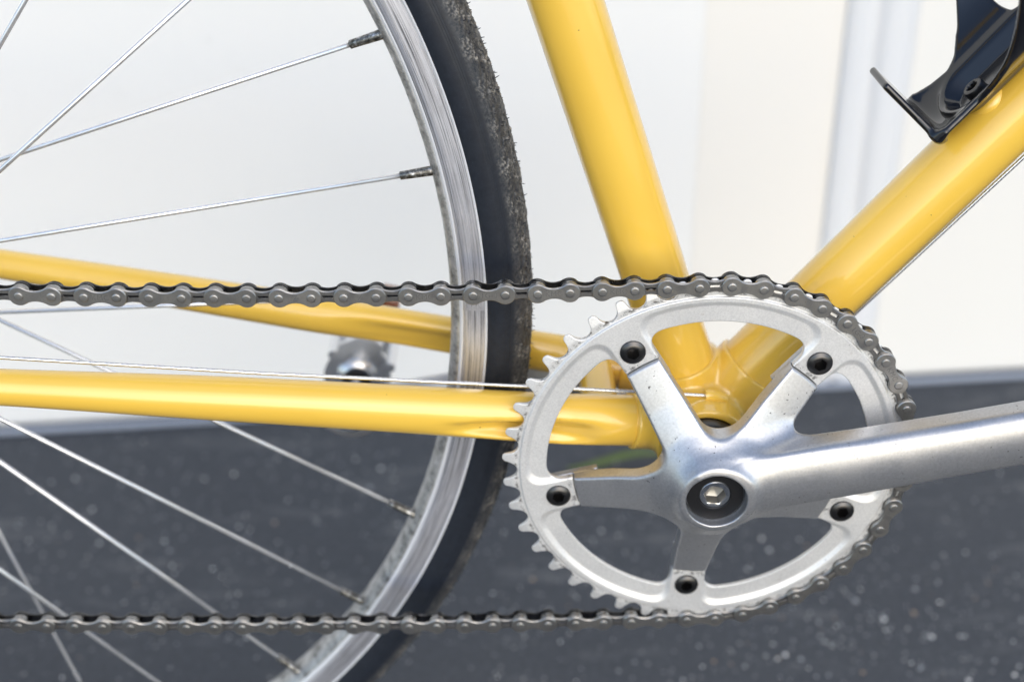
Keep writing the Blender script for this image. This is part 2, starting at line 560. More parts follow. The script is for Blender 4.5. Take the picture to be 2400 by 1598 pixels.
# ================================================================== BICYCLE
bike = bpy.data.objects.new('bicycle', None)
COL.objects.link(bike)
bike['label'] = 'yellow road bicycle with silver crankset seen close up before a white wall'
bike['category'] = 'bicycle'
def part(name, parent=None):
    o = bpy.data.objects.new(name, None)
    COL.objects.link(o)
    o.parent = bike if parent is None else parent
    return o

# ------------------------------------------------------------------ frame
frame = part('frame')
ST_P, ST_A = np.array([1.74, 42, 0.]), rad(108.19)
DT_P, DT_A = np.array([4.95, 42, 0.04]), rad(50.17)
st_d = np.array([math.cos(ST_A), 0, math.sin(ST_A)])
dt_d = np.array([math.cos(DT_A), 0, math.sin(DT_A)])
def line(p, d, a, b, n): return np.array([p + d * t for t in np.linspace(a, b, n)])
V, F = tube(line(ST_P, st_d, 12, 520, 40), 14.3, 96)
obj('seat_tube', flat_sharp(new_mesh('seat_tube', V, F, M['yellow'])), frame)
V, F = tube(line(DT_P, dt_d, 12, 560, 40), 14.6, 96)
obj('down_tube', flat_sharp(new_mesh('down_tube', V, F, M['yellow'])), frame)

def stay(side):
    P = []; Rr = []; sq = []
    for x in np.linspace(-395, -6, 260):
        t = (x + 60) / -220.0                       # 0 at x=-60, 1 at x=-280
        z = 14.0 + 33.2 * t + (2.2 * t * (1 - t))
        y = 42 - side * (28 - 0) + side * (-22 * t)
        if x > -60: y = 42 - side * (28 - 10.5 * (x + 60) / 54.)
        r = np.interp(x, [-395, -280, -200, -60, -6], [6.2, 7.6, 9.4, 11.5, 11.5]) if side > 0 else np.interp(x, [-395, -280, -180, -60, -6], [6.2, 7.6, 9.0, 9.7, 9.7])
        e = np.interp(x, [-395, -230, -90, -30], [1., 1., .84, .92])
        P.append((x, y, z)); Rr.append(r); sq.append((e, 1.0))
    V, F = tube(P, Rr, 144, True, sq)
    if side > 0:      # crimp that clears the chainring
        c = np.array([-82., 0, 14 + 33.2 * .1])
        dx = (V[:, 0] + 72) / np.where(V[:, 0] < -72, 31., 24.)
        axis_z = 14 + 33.2 * (V[:, 0] + 60) / -220
        dz = (V[:, 2] - axis_z + 2.6) / (3.0 + 2.6 * np.clip((V[:, 0] + 104) / 40, 0, 1))
        front = V[:, 1] < np.interp(V[:, 0], [-280, -60, -6], [-8, 14, 24.5])
        w = np.exp(-(dx ** 4)) * np.exp(-(np.abs(dz) ** 3)) * front
        V[:, 1] += 6.2 * w
    else:             # tyre-side crimp on the far stay
        dx = (V[:, 0] + 118) / 40.
        axis_z = 14 + 33.2 * (V[:, 0] + 60) / -220
        dz = (V[:, 2] - axis_z + 2) / 6.5
        front = V[:, 1] < np.interp(V[:, 0], [-280, -60, -6], [92, 70, 59.5])
        V[:, 1] += 5.5 * np.exp(-dx ** 4) * np.exp(-np.abs(dz) ** 3) * front
    return V, F
V, F = stay(1)
obj('chain_stay', flat_sharp(new_mesh('chain_stay', V, F, M['yellow']), 60), frame)
V, F = stay(-1)
obj('chain_stay', flat_sharp(new_mesh('chain_stay', V, F, M['yellow']), 60), frame)
V, F = tube([(-44, y, 11.5) for y in np.linspace(20, 64, 12)], 8.2, 48)
obj('stay_bridge', new_mesh('stay_bridge', V, F, M['yellow']), frame)

def bb_sdf(X, Y, Z):
    r = np.hypot(X, Z)
    d = smax(r - 20.3, np.abs(Y - 42) - 34.0, 1.5)
    def sleeve(P, dr, rad_, L, kk):
        x, y, z = X - P[0], Y - P[1], Z - P[2]
        u = x * dr[0] + y * dr[1] + z * dr[2]
        q = np.sqrt(np.maximum((x - u * dr[0]) ** 2 + (y - u * dr[1]) ** 2 + (z - u * dr[2]) ** 2, 1e-9))
        return smax(smax(q - rad_, u - L, 1.2), -u, 1)
    a = sleeve(ST_P, st_d, 15.9, 27.5, 0)
    b = sleeve(DT_P, dt_d, 16.3, 30.0, 0)
    d = smin(d, smin(a, b, 2.5), 3.0)
    for s in (1, -1):
        v = np.array([-54., -s * 10.5, 8.1]); v /= np.linalg.norm(v)
        P = np.array([-6., 42 - s * 17.5, 5.9])
        d = smin(d, sleeve(P, v, 12.9 if s > 0 else 11.2, 26.0, 0), 4.0)
    d = smax(d, -smax(r - 17.3, np.abs(Y - 42) - 60 + 0 * r, .5) + 0 * r if False else -np.maximum(r - 17.0, (Y - 11.0) * 1.0), .8)
    return d
V, Q, N = surface_nets(bb_sdf, (-36, 5, -24), (38, 80, 44), .6)
obj('bottom_bracket_shell', new_mesh('bottom_bracket_shell', V, Q, M['yellow'], N), frame)
V, F, _ = lathe([(8, 16), (16.8, 16), (16.8, 4.5), (16.2, 3.2), (14.5, 2.9), (13.6, 3.6), (13.2, 5.5), (9, 6.0), (8, 2)], 64)
obj('bottom_bracket_cup', flat_sharp(new_mesh('bottom_bracket_cup', V, F, M['black_bolt']), 50), frame)
# cable stop brazed on top of the shell
V, F = tube([(0.5, 19.9, 21.1), (1.5, 20, 21.0), (6, 21.0, 19.8), (10, 21.8, 17.9)], [2.5, 2.8, 2.8, 2.2], 24)
obj('cable_stop', flat_sharp(new_mesh('cable_stop', V, F, M['yellow']), 50), frame)
# bottle boss on the down tube
dt_n = np.array([-math.sin(DT_A), 0, math.cos(DT_A)])
def dt_pt(u, v, w): return DT_P + dt_d * u + np.array([0, 1., 0]) * v + dt_n * w
V, F = tube([dt_pt(177.3, 0, w) for w in (10.0, 13.5, 15.0, 15.4)], [9.5, 8.6, 7.4, 5.2], 32)
obj('bottle_boss', new_mesh('bottle_boss', V, F, M['yellow']), frame)

# ------------------------------------------------------------------ cables
cables = part('shift_cables')
def twisted(path, r):
    P = np.asarray(path, float)
    seg = np.linalg.norm(np.diff(P, axis=0), axis=1); L = np.concatenate([[0], np.cumsum(seg)])
    s = np.arange(0, L[-1], .45)
    Pi = np.stack([np.interp(s, L, P[:, i]) for i in range(3)], 1)
    n = 20
    T = np.gradient(Pi, axis=0); T /= np.linalg.norm(T, axis=1)[:, None]
    up = np.array([0, 1., 0]); V = []
    for i in range(len(Pi)):
        nv = up - T[i] * (up @ T[i]); nv /= np.linalg.norm(nv); b = np.cross(T[i], nv)
        a = np.arange(n) * 2 * np.pi / n
        rr = r * (1 + .05 * np.cos(6 * (a + s[i] * .5)))
        V.append(Pi[i] + rr[:, None] * (np.cos(a)[:, None] * nv + np.sin(a)[:, None] * b))
    m = len(Pi); F = []
    for i in range(m - 1):
        for j in range(n):
            k = (j + 1) % n
            F.append((i * n + j, i * n + k, (i + 1) * n + k, (i + 1) * n + j))
    return np.concatenate(V), np.array(F)
V, F = twisted([(-360, -15, 70.0), (-288.4, -8, 61.8), (-185.5, 2, 46.5), (-78.4, 12, 32.2), (2.0, 20, 21.0)], .78)
obj('cable', new_mesh('cable', V, F, M['cable']), cables)
V, F = twisted([(40, 42, 16.0), (67.4, 42, 48.0), (128.5, 42, 119.7), (330, 42, 356.2)], .85)
obj('cable', new_mesh('cable', V, F, M['cable']), cables)

# ------------------------------------------------------------------ crankset
crankset = part('crankset')
ARM = [rad(121.02 - 72 * i) for i in range(5)]
CA = rad(13.02)
F_R = [0, 13, 15.5, 19, 26, 40, 57, 80]
F_Y = [-26.2, -26.2, -24.8, -21.6, -16.0, -9.2, -2.9, -2.4]
def hspline(x):
    return np.interp(x, FX, FY)
FX = np.linspace(0, 80, 321)
_raw = np.interp(FX, F_R, F_Y)
_k = np.exp(-np.linspace(-2, 2, 25) ** 2); _k /= _k.sum()
FY = np.convolve(np.pad(_raw, 12, mode='edge'), _k, 'valid')
FS = np.gradient(FY, FX)
def crank_sdf(X, Y, Z):
    r = np.hypot(X, Z)
    d2 = r - 13.0
    tab = None
    for a in ARM:
        c, s = math.cos(a), math.sin(a)
        u = X * c + Z * s; t = -X * s + Z * c
        hw = 7.55 + np.maximum(57 - r, 0) * .055
        q = smax(np.abs(t) - hw, -u, 2.0)
        d2 = smin(d2, q, 15.0)
        w = np.maximum(np.maximum(np.abs(t) - 7.8, 46 - u), r - 72.5)
        tab = w if tab is None else np.minimum(tab, w)
    body2 = smax(d2, r - 57.1, .3)
    ff = np.interp(r, FX, FY); fs = np.interp(r, FX, FS)
    dF = (ff - Y) / np.sqrt(1 + fs * fs)
    spider = smax(smax(body2, dF, 1.3), (Y - np.interp(r, [14, 17, 26, 40, 57, 60], [8, -10, -8.5, -1.5, 4.2, 4.8])) * .9, 1.0)
    tabs = smax(tab, np.maximum(1.5 - Y, Y - 4.8), .6)
    d = smin(spider, tabs, .6)
    # crank arm
    c, s = math.cos(CA), math.sin(CA)
    u = X * c + Z * s; t = -X * s + Z * c
    t = t + np.interp(u, [0, 40, 60, 130], [0, .6, 1.2, 1.6])
    hw = np.interp(u, [0, 30, 45, 60, 100, 130, 168], [14.6, 15.2, 14.6, 13.8, 12.7, 12.6, 12.8])
    cy = np.interp(u, [0, 40, 130, 170], [-18.0, -20.0, -23.4, -24.8])
    ht = np.interp(u, [0, 40, 130, 170], [8.4, 7.4, 7.2, 7.4])
    rr = 3.4
    yy = Y - cy
    # slightly crowned outer face
    ytop = yy + .012 * t * t * (yy < 0)
    q1 = np.abs(t) - hw + rr; q2 = np.abs(np.where(yy < 0, yy - .022 * np.minimum(t * t, 200), yy)) - ht + np.where(yy < 0, rr, 2.0)
    rloc = np.where(yy < 0, rr, 2.0)
    q1 = np.abs(t) - hw + rloc
    box = np.sqrt(np.maximum(q1, 0) ** 2 + np.maximum(q2, 0) ** 2 + 1e-12) + np.minimum(np.maximum(q1, q2), 0) - rloc
    arm = smax(box, np.maximum(-u, np.hypot(np.maximum(u - 168, 0), t) - 13.5), 1.5)
    d = smin(d, arm, 9.0)
    boss = smax(r - 13.9, np.maximum(-26.2 - Y, Y - 9.0), 1.4)
    d = smin(d, boss, 6.0)
    d = smax(d, -26.3 - Y + 0 * r, .01) if False else d
    bore = np.minimum(np.maximum(r - 12.35, Y + 21.2), np.maximum(r - 6.0, Y + 12))
    d = smax(d, -bore, .8)
    for a in ARM:
        d = np.maximum(d, 4.7 - np.hypot(X - 65 * math.cos(a), Z - 65 * math.sin(a)))
    return d
V, Q, N = surface_nets(crank_sdf, (-76, -34, -76), (186, 11, 76), .62)
obj('crank_arm', new_mesh('crank_arm', V, Q, M['alu'], N), crankset, label='silver crank arm with five-armed spider')

NT_, RP = 42, 12.7 / (2 * math.sin(math.pi / 42))
PH0 = rad(95.59)
STEP = 2 * math.pi / 42
def ring_sdf(X, Y, Z):
    r = np.hypot(X, Z); th = np.arctan2(Z, X)
    k = np.round((th - PH0) / STEP)
    dth = th - PH0 - k * STEP
    s = r * np.sin(dth); q = r * np.cos(dth) - RP
    gap = np.hypot(s, q) - 4.02
    wedge = (np.abs(s) - (3.9 + .62 * q)) * .85
    wedge = np.maximum(wedge, -q - .3)
    gap = smin(gap, wedge, 1.0)
    out = smax(r - 87.3, -gap, 1.0)
    hole = 68.35 - r
    rais = 75.3 - r
    for a in ARM:
        c, s_ = math.cos(a), math.sin(a)
        u = X * c + Z * s_; t = -X * s_ + Z * c
        hole = smin(hole, np.maximum(np.abs(t) - 7.6, -u), 8.0)
        rais = smin(rais, np.maximum(np.abs(t) - 9.3, -u), 9.0)
    hole = smax(hole, 57.45 - r, .4)
    d2 = smax(out, hole, .5)
    e = np.clip((rais + 2.6) / 2.6, 0, 1); e = e * e * (3 - 2 * e)
    front = -1.75 + 1.35 * e
    g = np.clip((r - 79.5) / .7, 0, 1); g = g * g * (3 - 2 * g)
    front = front * (1 - g) + g * -1.0
    front = front + np.maximum(r - 83.2, 0) * .20
    back = np.where(r > 80, 1.0 - np.maximum(r - 83.2, 0) * .10, 1.35)
    for a in ARM:
        d2 = np.maximum(d2, 4.75 - np.hypot(X - 65 * math.cos(a), Z - 65 * math.sin(a)))
    return smax(d2, np.maximum((front - Y) * .86, Y - back), .35)
V, Q, N = surface_nets(ring_sdf, (-88.5, -2.6, -88.5), (88.5, 2.0, 88.5), .36)
ring_me = new_mesh('chainring', V, Q, M['ring'], N)
_r = np.hypot(V[:, 0], V[:, 2]); _g = np.zeros(len(V))
_g = np.maximum(_g, .9 * np.exp(-((_r - 81.6) / .7) ** 2) * (V[:, 1] > -1.3))
for a in ARM:
    u = V[:, 0] * math.cos(a) + V[:, 2] * math.sin(a); tt = np.abs(-V[:, 0] * math.sin(a) + V[:, 2] * math.cos(a))
    _g = np.maximum(_g, .8 * np.exp(-((u - 58.6) / 1.1) ** 2) * (tt < 8))
ga = ring_me.attributes.new('grease', 'FLOAT', 'POINT'); ga.data.foreach_set('value', _g.astype(np.float32))
obj('chainring', ring_me, crankset)

hexf = lambda rot: (lambda A: 1 / np.cos(((A + rot) % (math.pi / 3)) - math.pi / 6) * math.cos(math.pi / 6))
def bolt_mesh(name, prof, shp, m, n=48):
    V, F, _ = lathe(prof, n, shape=shp)
    na = n
    F.append(tuple((len(prof) - 1) * na + j for j in range(na)))
    F = [tuple(reversed(f)) for f in F]
    return V, F
prof = [(4.6, 4.0), (4.6, -1.6), (5.2, -1.72), (5.3, -2.1), (5.1, -2.6), (4.2, -3.15), (3.2, -3.6), (2.75, -3.55), (2.6, -.5), (2.5, 2.6)]
shp = [None] * 7 + [hexf(.3), hexf(.3), hexf(.3)]
V, F = bolt_mesh('chainring_bolt', prof, shp, M['black_bolt'])
cb = flat_sharp(new_mesh('chainring_bolt', V, F, M['black_bolt'], world_mm=False), 32)
for i, a in enumerate(ARM):
    o = obj('chainring_bolt', cb, crankset)
    o.location = (65 * math.cos(a) * .001, 0, (65 * math.sin(a) + BBZ) * .001)
    o.rotation_euler = (0, .37 * i, 0)
V, F, _ = lathe([(6.5, -20.9), (6.55, -23.4), (6.8, -23.6), (11.75, -23.6)], 64)
F = [tuple(reversed(f)) for f in F]
V2, F2, _ = lathe([(11.75, -23.6), (11.95, -23.4), (12.0, -21.0)], 64)
n0 = len(V)
FF = F + [tuple(n0 + i for i in reversed(f)) for f in F2]
me = new_mesh('crank_washer', np.concatenate([V, V2]), FF, [M['dark_disc'], M['bright']], mi=[0] * len(F) + [1] * len(F2))
obj('crank_washer', flat_sharp(me, 30), crankset)
prof = [(6.35, -20.5), (6.4, -23.3), (6.15, -23.55), (5.0, -23.55), (4.75, -23.3), (4.6, -18.5), (2.8, -17.8), (.2, -17.4)]
shp = [None, None, None, None, hexf(.12), hexf(.12), hexf(.12), None]
V, F = bolt_mesh('crank_bolt', prof, shp, M['bright'], 60)
M['socket'] = mat('shaded_socket_steel', (.34, .33, .31), .38, .9)  # darker steel carries the shade inside the hex recess
obj('crank_bolt', flat_sharp(new_mesh('crank_bolt', V, F, [M['bright'], M['socket']], mi=[0 if i < 4 * 60 else 1 for i in range(len(F))]), 32), crankset)
V, F, _ = lathe([(8.5, 6), (8.5, 40), (8.5, 76)], 32)
obj('crank_spindle', new_mesh('crank_spindle', V, F, M['bright']), crankset)
# far-side crank arm
c, s = math.cos(CA), math.sin(CA)
uu = np.concatenate([np.linspace(-12, 150, 34), np.linspace(152, 184.3, 26)])
P = [(-u * c, 94 + .07 * u, -u * s) for u in uu]
R_ = [np.interp(u, [-12, -8, 0, 40, 150], [8, 12.5, 14.5, 12.5, 12.0]) if u < 158 else max(.4, math.sqrt(max(0, 15.2 ** 2 - (u - 169.5) ** 2))) for u in uu]
V, F = tube(P, R_, 40, True, [(.55, 1.0) if u < 158 else (min(.55 * 14 / max(r_, 1), 3.), 1.0) for u, r_ in zip(uu, R_)])
obj('crank_arm', flat_sharp(new_mesh('crank_arm', V, F, M['alu']), 45), crankset)
V, F, _ = lathe([(1, 97.2), (7.2, 97.2), (7.6, 97.5), (7.9, 99.5)], 32, (-169.5 * c, -169.5 * s))
obj('pedal_axle_end', flat_sharp(new_mesh('pedal_axle_end', V, [tuple(reversed(f)) for f in F], M['bright']), 40), crankset)

# ------------------------------------------------------------------ far pedal (quill pedal hanging from the far crank)
pedal = part('pedal')
PC = np.array([-165.6, 0, -38.3])
pe = np.array([.24, 0, .971]); pn = np.array([.971, 0, -.24])
M['pedal'] = mat('pedal_silver', (.74, .75, .77), .22, .9)
def pp(a, b, y): return PC + pe * a + pn * b + np.array([0, y, 0])
def cage_plate(y, hook):
    outl = []
    for i in range(96):
        t = 2 * math.pi * i / 96
        a = (25 if math.cos(t) > 0 else 33) * math.copysign(abs(math.cos(t)) ** .75, math.cos(t))
        b = (13 + 5 * math.exp(-(a / 14) ** 2)) * math.copysign(abs(math.sin(t)) ** .8, math.sin(t))
        b += 1.3 * math.sin(a * .62) * (abs(a) > 16)
        outl.append((a, b))
    inl = [(11.5 * math.cos(2 * math.pi * i / 96), 11.5 * math.sin(2 * math.pi * i / 96)) for i in range(96)]
    V = [pp(a, b, y) for a, b in outl] + [pp(a, b, y) for a, b in inl] + [pp(a, b, y + 2.2) for a, b in outl] + [pp(a, b, y + 2.2) for a, b in inl]
    F = []
    for i in range(96):
        j = (i + 1) % 96
        F += [(i, j, 96 + j, 96 + i), (192 + i, 288 + i, 288 + j, 192 + j), (i, 192 + i, 192 + j, j), (96 + i, 96 + j, 288 + j, 288 + i)]
    return V, F
for y in (140, 192):
    V, F = cage_plate(y, 0)
    obj('pedal_cage', flat_sharp(new_mesh('pedal_cage', V, F, M['pedal']), 40), pedal)
def along_y(y0, y1, r, a=0, b=0, n=32, sq=None):
    path = [pp(a, b, y) for y in np.linspace(y0, y1, 8)]
    return tube(path, r, n, True, sq)
V, F = along_y(138, 192, [11, 13.5, 11, 9, 9, 10, 12.5, 11]); obj('pedal_body', new_mesh('pedal_body', V, F, M['pedal']), pedal)
V, F = along_y(134, 139, 7.6); obj('pedal_seal', flat_sharp(new_mesh('pedal_seal', V, F, M['blackhole'])), pedal)
for a in (-31, 23):
    V, F = along_y(139, 193, 3.2, a, 0); obj('pedal_end_bar', flat_sharp(new_mesh('pedal_end_bar', V, F, M['pedal'])), pedal)
for a, b in ((11, 16), (-22, 12), (12, -15), (-22, -12)):
    V, F = along_y(138, 194, 2.6, a, b, 16); obj('pedal_rail', flat_sharp(new_mesh('pedal_rail', V, F, M['pedal'])), pedal)
V, F = along_y(98, 134.5, 4.6); obj('pedal_axle', new_mesh('pedal_axle', V, F, M['bright']), pedal)
rx = [pp(42 + da, db + 9, y) for da in (-6, 5) for db in (-5, 5) for y in (143, 163)]
me = new_mesh('reflector', rx, [(0, 1, 3, 2), (4, 6, 7, 5), (0, 4, 5, 1), (2, 3, 7, 6), (0, 2, 6, 4), (1, 5, 7, 3)], M['reflector'], smooth=False)
obj('reflector', me, pedal)

# ------------------------------------------------------------------ chain
chain = part('chain')
pins = {k: (RP * math.cos(PH0 - k * STEP), RP * math.sin(PH0 - k * STEP)) for k in range(0, 22)}
zu = lambda x: 0.00013661 * x * x + 0.0332266 * x + 84.8296
x, z = pins[0]
for k in range(-1, -33, -1):
    lo_, hi_ = x - 12.7, x - 12.0
    for _ in range(40):
        mid = (lo_ + hi_) / 2
        if math.hypot(mid - x, zu(mid) - z) > 12.7: lo_ = mid
        else: hi_ = mid
    x, z = mid, zu(mid); pins[k] = (x, z)
cz = np.polyfit([-309.5, -207.5, -93.1, 8.3], [-82.06, -85.26, -86.41, pins[21][1]], 3)
zl = lambda x: float(np.polyval(cz, x)) if x > -309.5 else -82.06 + .055 * -(x + 309.5)
x, z = pins[21]
for k in range(22, 55):
    lo_, hi_ = x - 12.7, x - 12.0
    for _ in range(40):
        mid = (lo_ + hi_) / 2
        if math.hypot(mid - x, zl(mid) - z) > 12.7: lo_ = mid
        else: hi_ = mid
    x, z = mid, zl(mid); pins[k] = (x, z)

def plate_outline(R, waist, n=14):
    """closed outline of a figure-eight plate, pins at x=+-6.35"""
    c = 6.35
    # concave waist arc, centre (0, H+rho) tangent to both end circles
    # distance from (c,0) to (0,waist+rho) = R + rho
    rho = (c * c + waist * waist - R * R) / (2 * (R - waist))
    cyy = waist + rho
    ang = math.atan2(cyy, -c)                      # direction from right pin to arc centre
    pts = []
    for i in range(2 * n + 1):                     # right end
        a = -ang + (2 * ang) * i / (2 * n)
        pts.append((c + R * math.cos(a), R * math.sin(a)))
    b = math.atan2(-cyy, c)                         # from arc centre to the right pin
    b0, b1 = b, -math.pi - b
    for i in range(1, n):
        a = b0 + (b1 - b0) * i / n
        pts.append((rho * math.cos(a), cyy + rho * math.sin(a)))
    for i in range(2 * n + 1):
        a = math.pi - ang + (2 * ang) * i / (2 * n)
        pts.append((-c + R * math.cos(a), R * math.sin(a)))
    for i in range(1, n):
        a = b0 + (b1 - b0) * (n - i) / n
        pts.append((rho * math.cos(a), -cyy - rho * math.sin(a)))
    return pts
def slot_outline():
    pts = []
    for i in range(9):
        a = -math.pi / 2 + math.pi * i / 8 - 0
        pts.append((1.55 + .72 * math.cos(a * 1.25), .72 * math.sin(a * 1.25)))
    o = pts + [(-x, -z) for x, z in pts]
    return o
def plate_mesh(name, R, waist, y_out, y_in, m, slot=False, bev=.28):
    """y_out is the face turned away from the chain's middle"""
    sgn = 1 if y_in > y_out else -1
    bm = bmesh.new()
    o = plate_outline(R, waist)
    oi = plate_outline(R - bev, waist - bev)
    def loop(p, y): return [bm.verts.new((a * .001, y * .001, b * .001)) for a, b in p]
    L0 = loop(oi, y_out); L1 = loop(o, y_out + sgn * bev * .9); L2 = loop(o, y_in)
    n = len(L0)
    for A_, B_ in ((L0, L1), (L1, L2)):
        for i in range(n):
            bm.faces.new((A_[i], A_[(i + 1) % n], B_[(i + 1) % n], B_[i]))
    def cap(L, sl):
        es = [bm.edges.get((L[i], L[(i + 1) % n])) for i in range(n)]
        if sl:
            k_ = len(sl)
            es += [bm.edges.get((sl[i], sl[(i + 1) % k_])) or bm.edges.new((sl[i], sl[(i + 1) % k_])) for i in range(k_)]
        bmesh.ops.triangle_fill(bm, edges=es, use_beauty=True)
    if slot:
        S0 = loop(slot_outline(), y_out); S1 = loop(slot_outline(), y_in)
        k_ = len(S0)
        for i in range(k_): bm.faces.new((S0[i], S0[(i + 1) % k_], S1[(i + 1) % k_], S1[i]))
        cap(L0, S0); cap(L2, S1)
    else:
        cap(L0, None); cap(L2, None)
    bmesh.ops.recalc_face_normals(bm, faces=bm.faces[:])
    me = bpy.data.meshes.new(name); bm.to_mesh(me); bm.free()
    me.polygons.foreach_set('use_smooth', np.full(len(me.polygons), True))
    me.materials.append(m)
    me.set_sharp_from_angle(angle=rad(28))
    return me
OUTF = plate_mesh('outer_plate', 4.05, 2.2, -3.2, -2.2, M['outer'])
OUTB = plate_mesh('outer_plate', 4.05, 2.2, 3.2, 2.2, M['far_plate'])
INF = plate_mesh('inner_plate', 4.0, 2.25, -2.1, -1.15, M['inner'], True)
INB = plate_mesh('inner_plate', 4.0, 2.25, 2.1, 1.15, M['far_plate'], True)
V, F, _ = lathe([(1.9, -1.12), (3.6, -1.12), (3.85, -.85), (3.85, .85), (3.6, 1.12), (1.9, 1.12)], 32)
F = [tuple(reversed(f)) for f in F]
ROLL = flat_sharp(new_mesh('roller', V, F, M['roller'], world_mm=False), 50)
V, F, _ = lathe([(1.78, 3.6), (1.78, -3.5), (1.62, -3.66), (1.3, -3.70), (.05, -3.71)], 24)
F = [tuple(reversed(f)) for f in F] + [tuple(range(24))]
PIN = flat_sharp(new_mesh('link_pin', V, F, M['pin'], world_mm=False), 50)

def place(name, me, x, z, th=0., y=0.):
    o = obj(name, me, chain)
    o.location = (x * .001, y * .001, (z + BBZ) * .001)
    o.rotation_euler = (0, -th, 0)
    return o
TXT = {}
def text_mesh(body, size):
    if body in TXT: return TXT[body]
    cu = bpy.data.curves.new('lettering', 'FONT')
    cu.body = body; cu.size = size * .001; cu.align_x = 'CENTER'; cu.align_y = 'CENTER'
    cu.extrude = 0.00003; cu.space_character = 1.08
    to = bpy.data.objects.new('lettering', cu); COL.objects.link(to)
    dg = bpy.context.evaluated_depsgraph_get(); dg.update()
    me = bpy.data.meshes.new_from_object(to.evaluated_get(dg))
    bpy.data.objects.remove(to)
    me.transform(Matrix.Rotation(rad(90), 4, 'X'))
    me.materials.clear(); me.materials.append(M['stamp'])
    me.name = 'stamped_lettering'
    TXT[body] = me
    return me
LET = {-19: 'KMC', -13: 'Z', -11: 'Z', -9: 'KMC', -7: '1G-3', -5: 'KMC', -3: 'KMC', 5: '1G-3', 7: 'KMC', 27: 'KMC', 37: 'Z'}
ks = sorted(pins)
for k in ks:
    px, pz = pins[k]
    place('roller', ROLL, px, pz, rng.uniform(0, 6))
    place('link_pin', PIN, px, pz, rng.uniform(0, 6))
    if k + 1 not in pins: continue
    qx, qz = pins[k + 1]
    th = math.atan2(qz - pz, qx - px); mx, mz = (px + qx) / 2, (pz + qz) / 2
    if k % 2: 
        place('outer_plate', OUTF, mx, mz, th); place('outer_plate', OUTB, mx, mz, th)
        if k in LET: place('stamped_lettering', text_mesh(LET[k], 3.1 if LET[k] != 'Z' else 3.6), mx, mz, th, -3.2)
    else:
        place('inner_plate', INF, mx, mz, th); place('inner_plate', INB, mx, mz, th)

# ------------------------------------------------------------------ rear wheel
wheel = part('rear_wheel')
HX, HZ = -408.76, 60.49
def arc_lathe(name, prof, m, n, mats=None, a0=0, a1=2 * math.pi, sharp=35):
    V, F, A = lathe(prof, n, (HX, HZ), a0, a1)
    s = np.concatenate([[0], np.cumsum([math.hypot(prof[i + 1][0] - prof[i][0], prof[i + 1][1] - prof[i][1]) for i in range(len(prof) - 1)])])
    na = len(A)
    uv = np.stack([np.tile(A * .310, len(prof)), np.repeat(s * .001, na)], 1)
    return V, F, uv
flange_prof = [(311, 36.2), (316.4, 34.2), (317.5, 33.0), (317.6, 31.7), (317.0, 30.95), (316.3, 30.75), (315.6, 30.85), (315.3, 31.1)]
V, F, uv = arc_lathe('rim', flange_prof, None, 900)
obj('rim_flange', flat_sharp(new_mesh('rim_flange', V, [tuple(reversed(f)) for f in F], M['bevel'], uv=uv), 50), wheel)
rim_prof = [(315.3, 31.1), (315.1, 31.2), (313, 31.2), (311, 31.15), (309, 31.2), (307.8, 31.2), (307.4, 31.35), (306.6, 31.6), (305.9, 32.0)]
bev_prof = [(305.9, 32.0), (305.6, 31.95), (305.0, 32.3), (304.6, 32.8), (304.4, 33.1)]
V, F, uv = arc_lathe('rim', rim_prof, None, 900)
back_prof = [(r, 84 - y) for r, y in rim_prof] + [(304.4, 50.9)]
V2, F2, uv2 = arc_lathe('rim', back_prof, None, 360)
n0 = len(V)
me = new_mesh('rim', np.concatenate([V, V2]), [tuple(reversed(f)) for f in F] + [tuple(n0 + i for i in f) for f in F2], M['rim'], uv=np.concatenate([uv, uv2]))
obj('rim', flat_sharp(me, 25), wheel)
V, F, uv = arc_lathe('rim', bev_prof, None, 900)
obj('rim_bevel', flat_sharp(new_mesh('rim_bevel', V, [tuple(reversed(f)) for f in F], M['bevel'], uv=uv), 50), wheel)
bed = [(304.4, 33.1), (304.0, 33.0), (302.9, 33.8), (301.6, 35.4), (300.7, 38.2), (300.3, 42), (300.7, 45.8), (301.6, 48.6), (302.9, 50.2), (304.4, 50.9)]
V, F, uv = arc_lathe('rim_bed', bed, None, 900)
obj('rim_bed', new_mesh('rim_bed', V, [tuple(reversed(f)) for f in F], M['bed'], uv=uv), wheel)

